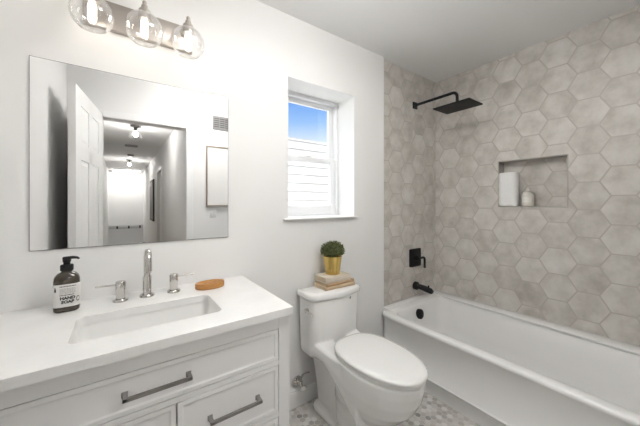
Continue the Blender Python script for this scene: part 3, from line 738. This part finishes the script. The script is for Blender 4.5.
# ------------------------------------------------------------------ things seen only in the mirror
va = thing('air_vent', 'white slatted air vent high on the wall seen in the mirror', 'vent', (-1.54, YR, 2.06))
b = BM(); box(b, -1.682, -1.40, YR, YR + .004, 2.062, 2.195); obj('duct_backing', b, mat('dark duct', (.10, .10, .10), .8), va, smooth=0)
b = BM(); frame_rect(b, -1.690, -1.392, 2.054, 2.203, YR, YR + .010, .014, .014, .014, .014); obj('vent_frame', b, M['grille'], va)
b = BM()
for i in range(6): box(b, -1.678, -1.404, YR + .003, YR + .009, 2.073 + i * .0215, 2.073 + i * .0215 + .008)
for i in range(4): box(b, -1.62 + i * .055, -1.616 + i * .055, YR + .003, YR + .008, 2.066, 2.19)
obj('slats', b, M['grille'], va, smooth=0)
pi_ = thing('wall_art', 'white picture in a thin taupe frame seen in the mirror', 'picture', (-1.50, YR, 1.24))
b = BM(); frame_rect(b, -1.758, -1.25, 1.24, 1.872, YR, YR + .035, .012, .012, .012, .012); obj('frame', b, M['taupe'], pi_)
b = BM(); box(b, -1.746, -1.262, YR + .002, YR + .022, 1.252, 1.86); obj('canvas', b, M['canvas'], pi_, smooth=0)
lsw = thing('light_switch', 'white double switch plate under the picture seen in the mirror', 'light switch', (-1.687, YR, 1.16))
b = BM(); box(b, -1.722, -1.652, YR, YR + .006, 1.118, 1.202, .003); obj('cover_plate', b, M['trim'], lsw)
for x in (-1.704, -1.670):
    b = BM(); box(b, x - .011, x + .011, YR + .004, YR + .010, 1.135, 1.185, .002); obj('rocker', b, M['vinyl'], lsw)

def hall_light(y, label):
    t = thing('hall_light', label, 'ceiling light', (-2.30, y, H), 0, 'hall ceiling lights')
    b = BM(); lathe(b, [(.068, H - .001), (.068, H - .018), (.05, H - .024)], (-2.30, y, 0), 24); obj('canopy', b, M['bronze'], t)
    b = BM(); lathe(b, [(.022, H - .020), (.022, H - .07), (.030, H - .075), (.030, H - .085)], (-2.30, y, 0), 18); obj('lamp_socket', b, M['bronze'], t)
    b = BM(); pr = [(.032, H - .082), (.060, H - .105), (.085, H - .150), (.095, H - .19), (.094, H - .19), (.083, H - .150), (.058, H - .107), (.032, H - .085)]
    loft(b, [[(-2.30 + r * math.cos(2 * PI * k / 24), y + r * math.sin(2 * PI * k / 24), z) for k in range(24)] for r, z in pr], loop=True); obj('glass_shade', b, M['glass'], t)
    b = BM(); lathe(b, [(.012, H - .085), (.02, H - .10), (.030, H - .128), (.026, H - .152), (.010, H - .162)], (-2.30, y, 0), 16); obj('bulb', b, M['hallbulb'], t)
hall_light(-3.55, 'bronze flush light on the hall ceiling, nearer of two in the mirror')
hall_light(-7.70, 'bronze flush light on the hall ceiling, farther of two in the mirror')
b = BM(); box(b, -2.42, -2.20, -5.50, -5.28, H - .008, H - .001, .002)
for i in range(7): box(b, -2.40, -2.22, -5.485 + i * .03, -5.475 + i * .03, H - .014, H - .006)
o = obj('ceiling_vent', b, M['grille'], loc=(-2.31, -5.39, H - .008), smooth=0); tag(o, 'grey square vent on the hall ceiling seen in the mirror', 'vent')
b = BM(); lathe(b, [(.068, H - .001), (.068, H - .025), (.055, H - .036), (.01, H - .038)], (-2.29, -6.7, 0), 24)
o = obj('smoke_detector', b, M['grille'], loc=(-2.29, -6.7, H)); tag(o, 'round smoke detector on the hall ceiling seen in the mirror', 'smoke detector')
ha = thing('hall_picture', 'dark picture on the right hall wall seen in the mirror', 'picture', (HX1, -7.23, .78))
b = BM(); box(b, HX1 - .03, HX1, -7.75, -6.71, .79, 1.87, .004); obj('frame', b, mat('dark frame', (.03, .03, .03), .5), ha)
b = BM(); box(b, HX1 - .032, HX1 - .028, -7.70, -6.76, .84, 1.82); obj('print', b, mat('dark print', (.16, .15, .14), .5), ha, smooth=0)
hr = thing('handrail', 'grey handrail on the far stairwell wall seen in the mirror', 'handrail', (-2.32, HY, .3))
for z in (.36, ):
    b = BM(); box(b, HX0 + .01, HX1 - .02, HY + .04, HY + .10, z - .06, z + .06, .01); obj('rail', b, M['greyrail'], hr)
for x in (-2.60, -2.25, -1.90):
    b = BM(); tube(b, [(x, HY, .33), (x, HY + .08, .33)], .02, 10); box(b, x - .025, x + .025, HY + .08, HY + .12, .30, .40, .004); obj('bracket', b, M['bronze'], hr)

stl = thing('added_stairwell_light', 'flat white light added above the far stairwell to make the bright strip seen in the mirror', 'ceiling light', (-2.32, -10.7, H))  # added panel, stands in for the bright strip at the hall's far end
b = BM(); box(b, -2.75, -1.9, -11.0, -10.4, H - .03, H - .001, .004); obj('housing', b, M['trim'], stl)
b = BM(); box(b, -2.72, -1.93, -10.97, -10.43, H - .036, H - .029); obj('diffuser', b, emit_mat('added stairwell diffuser', (1, .98, .95), 9.0), stl, smooth=0)
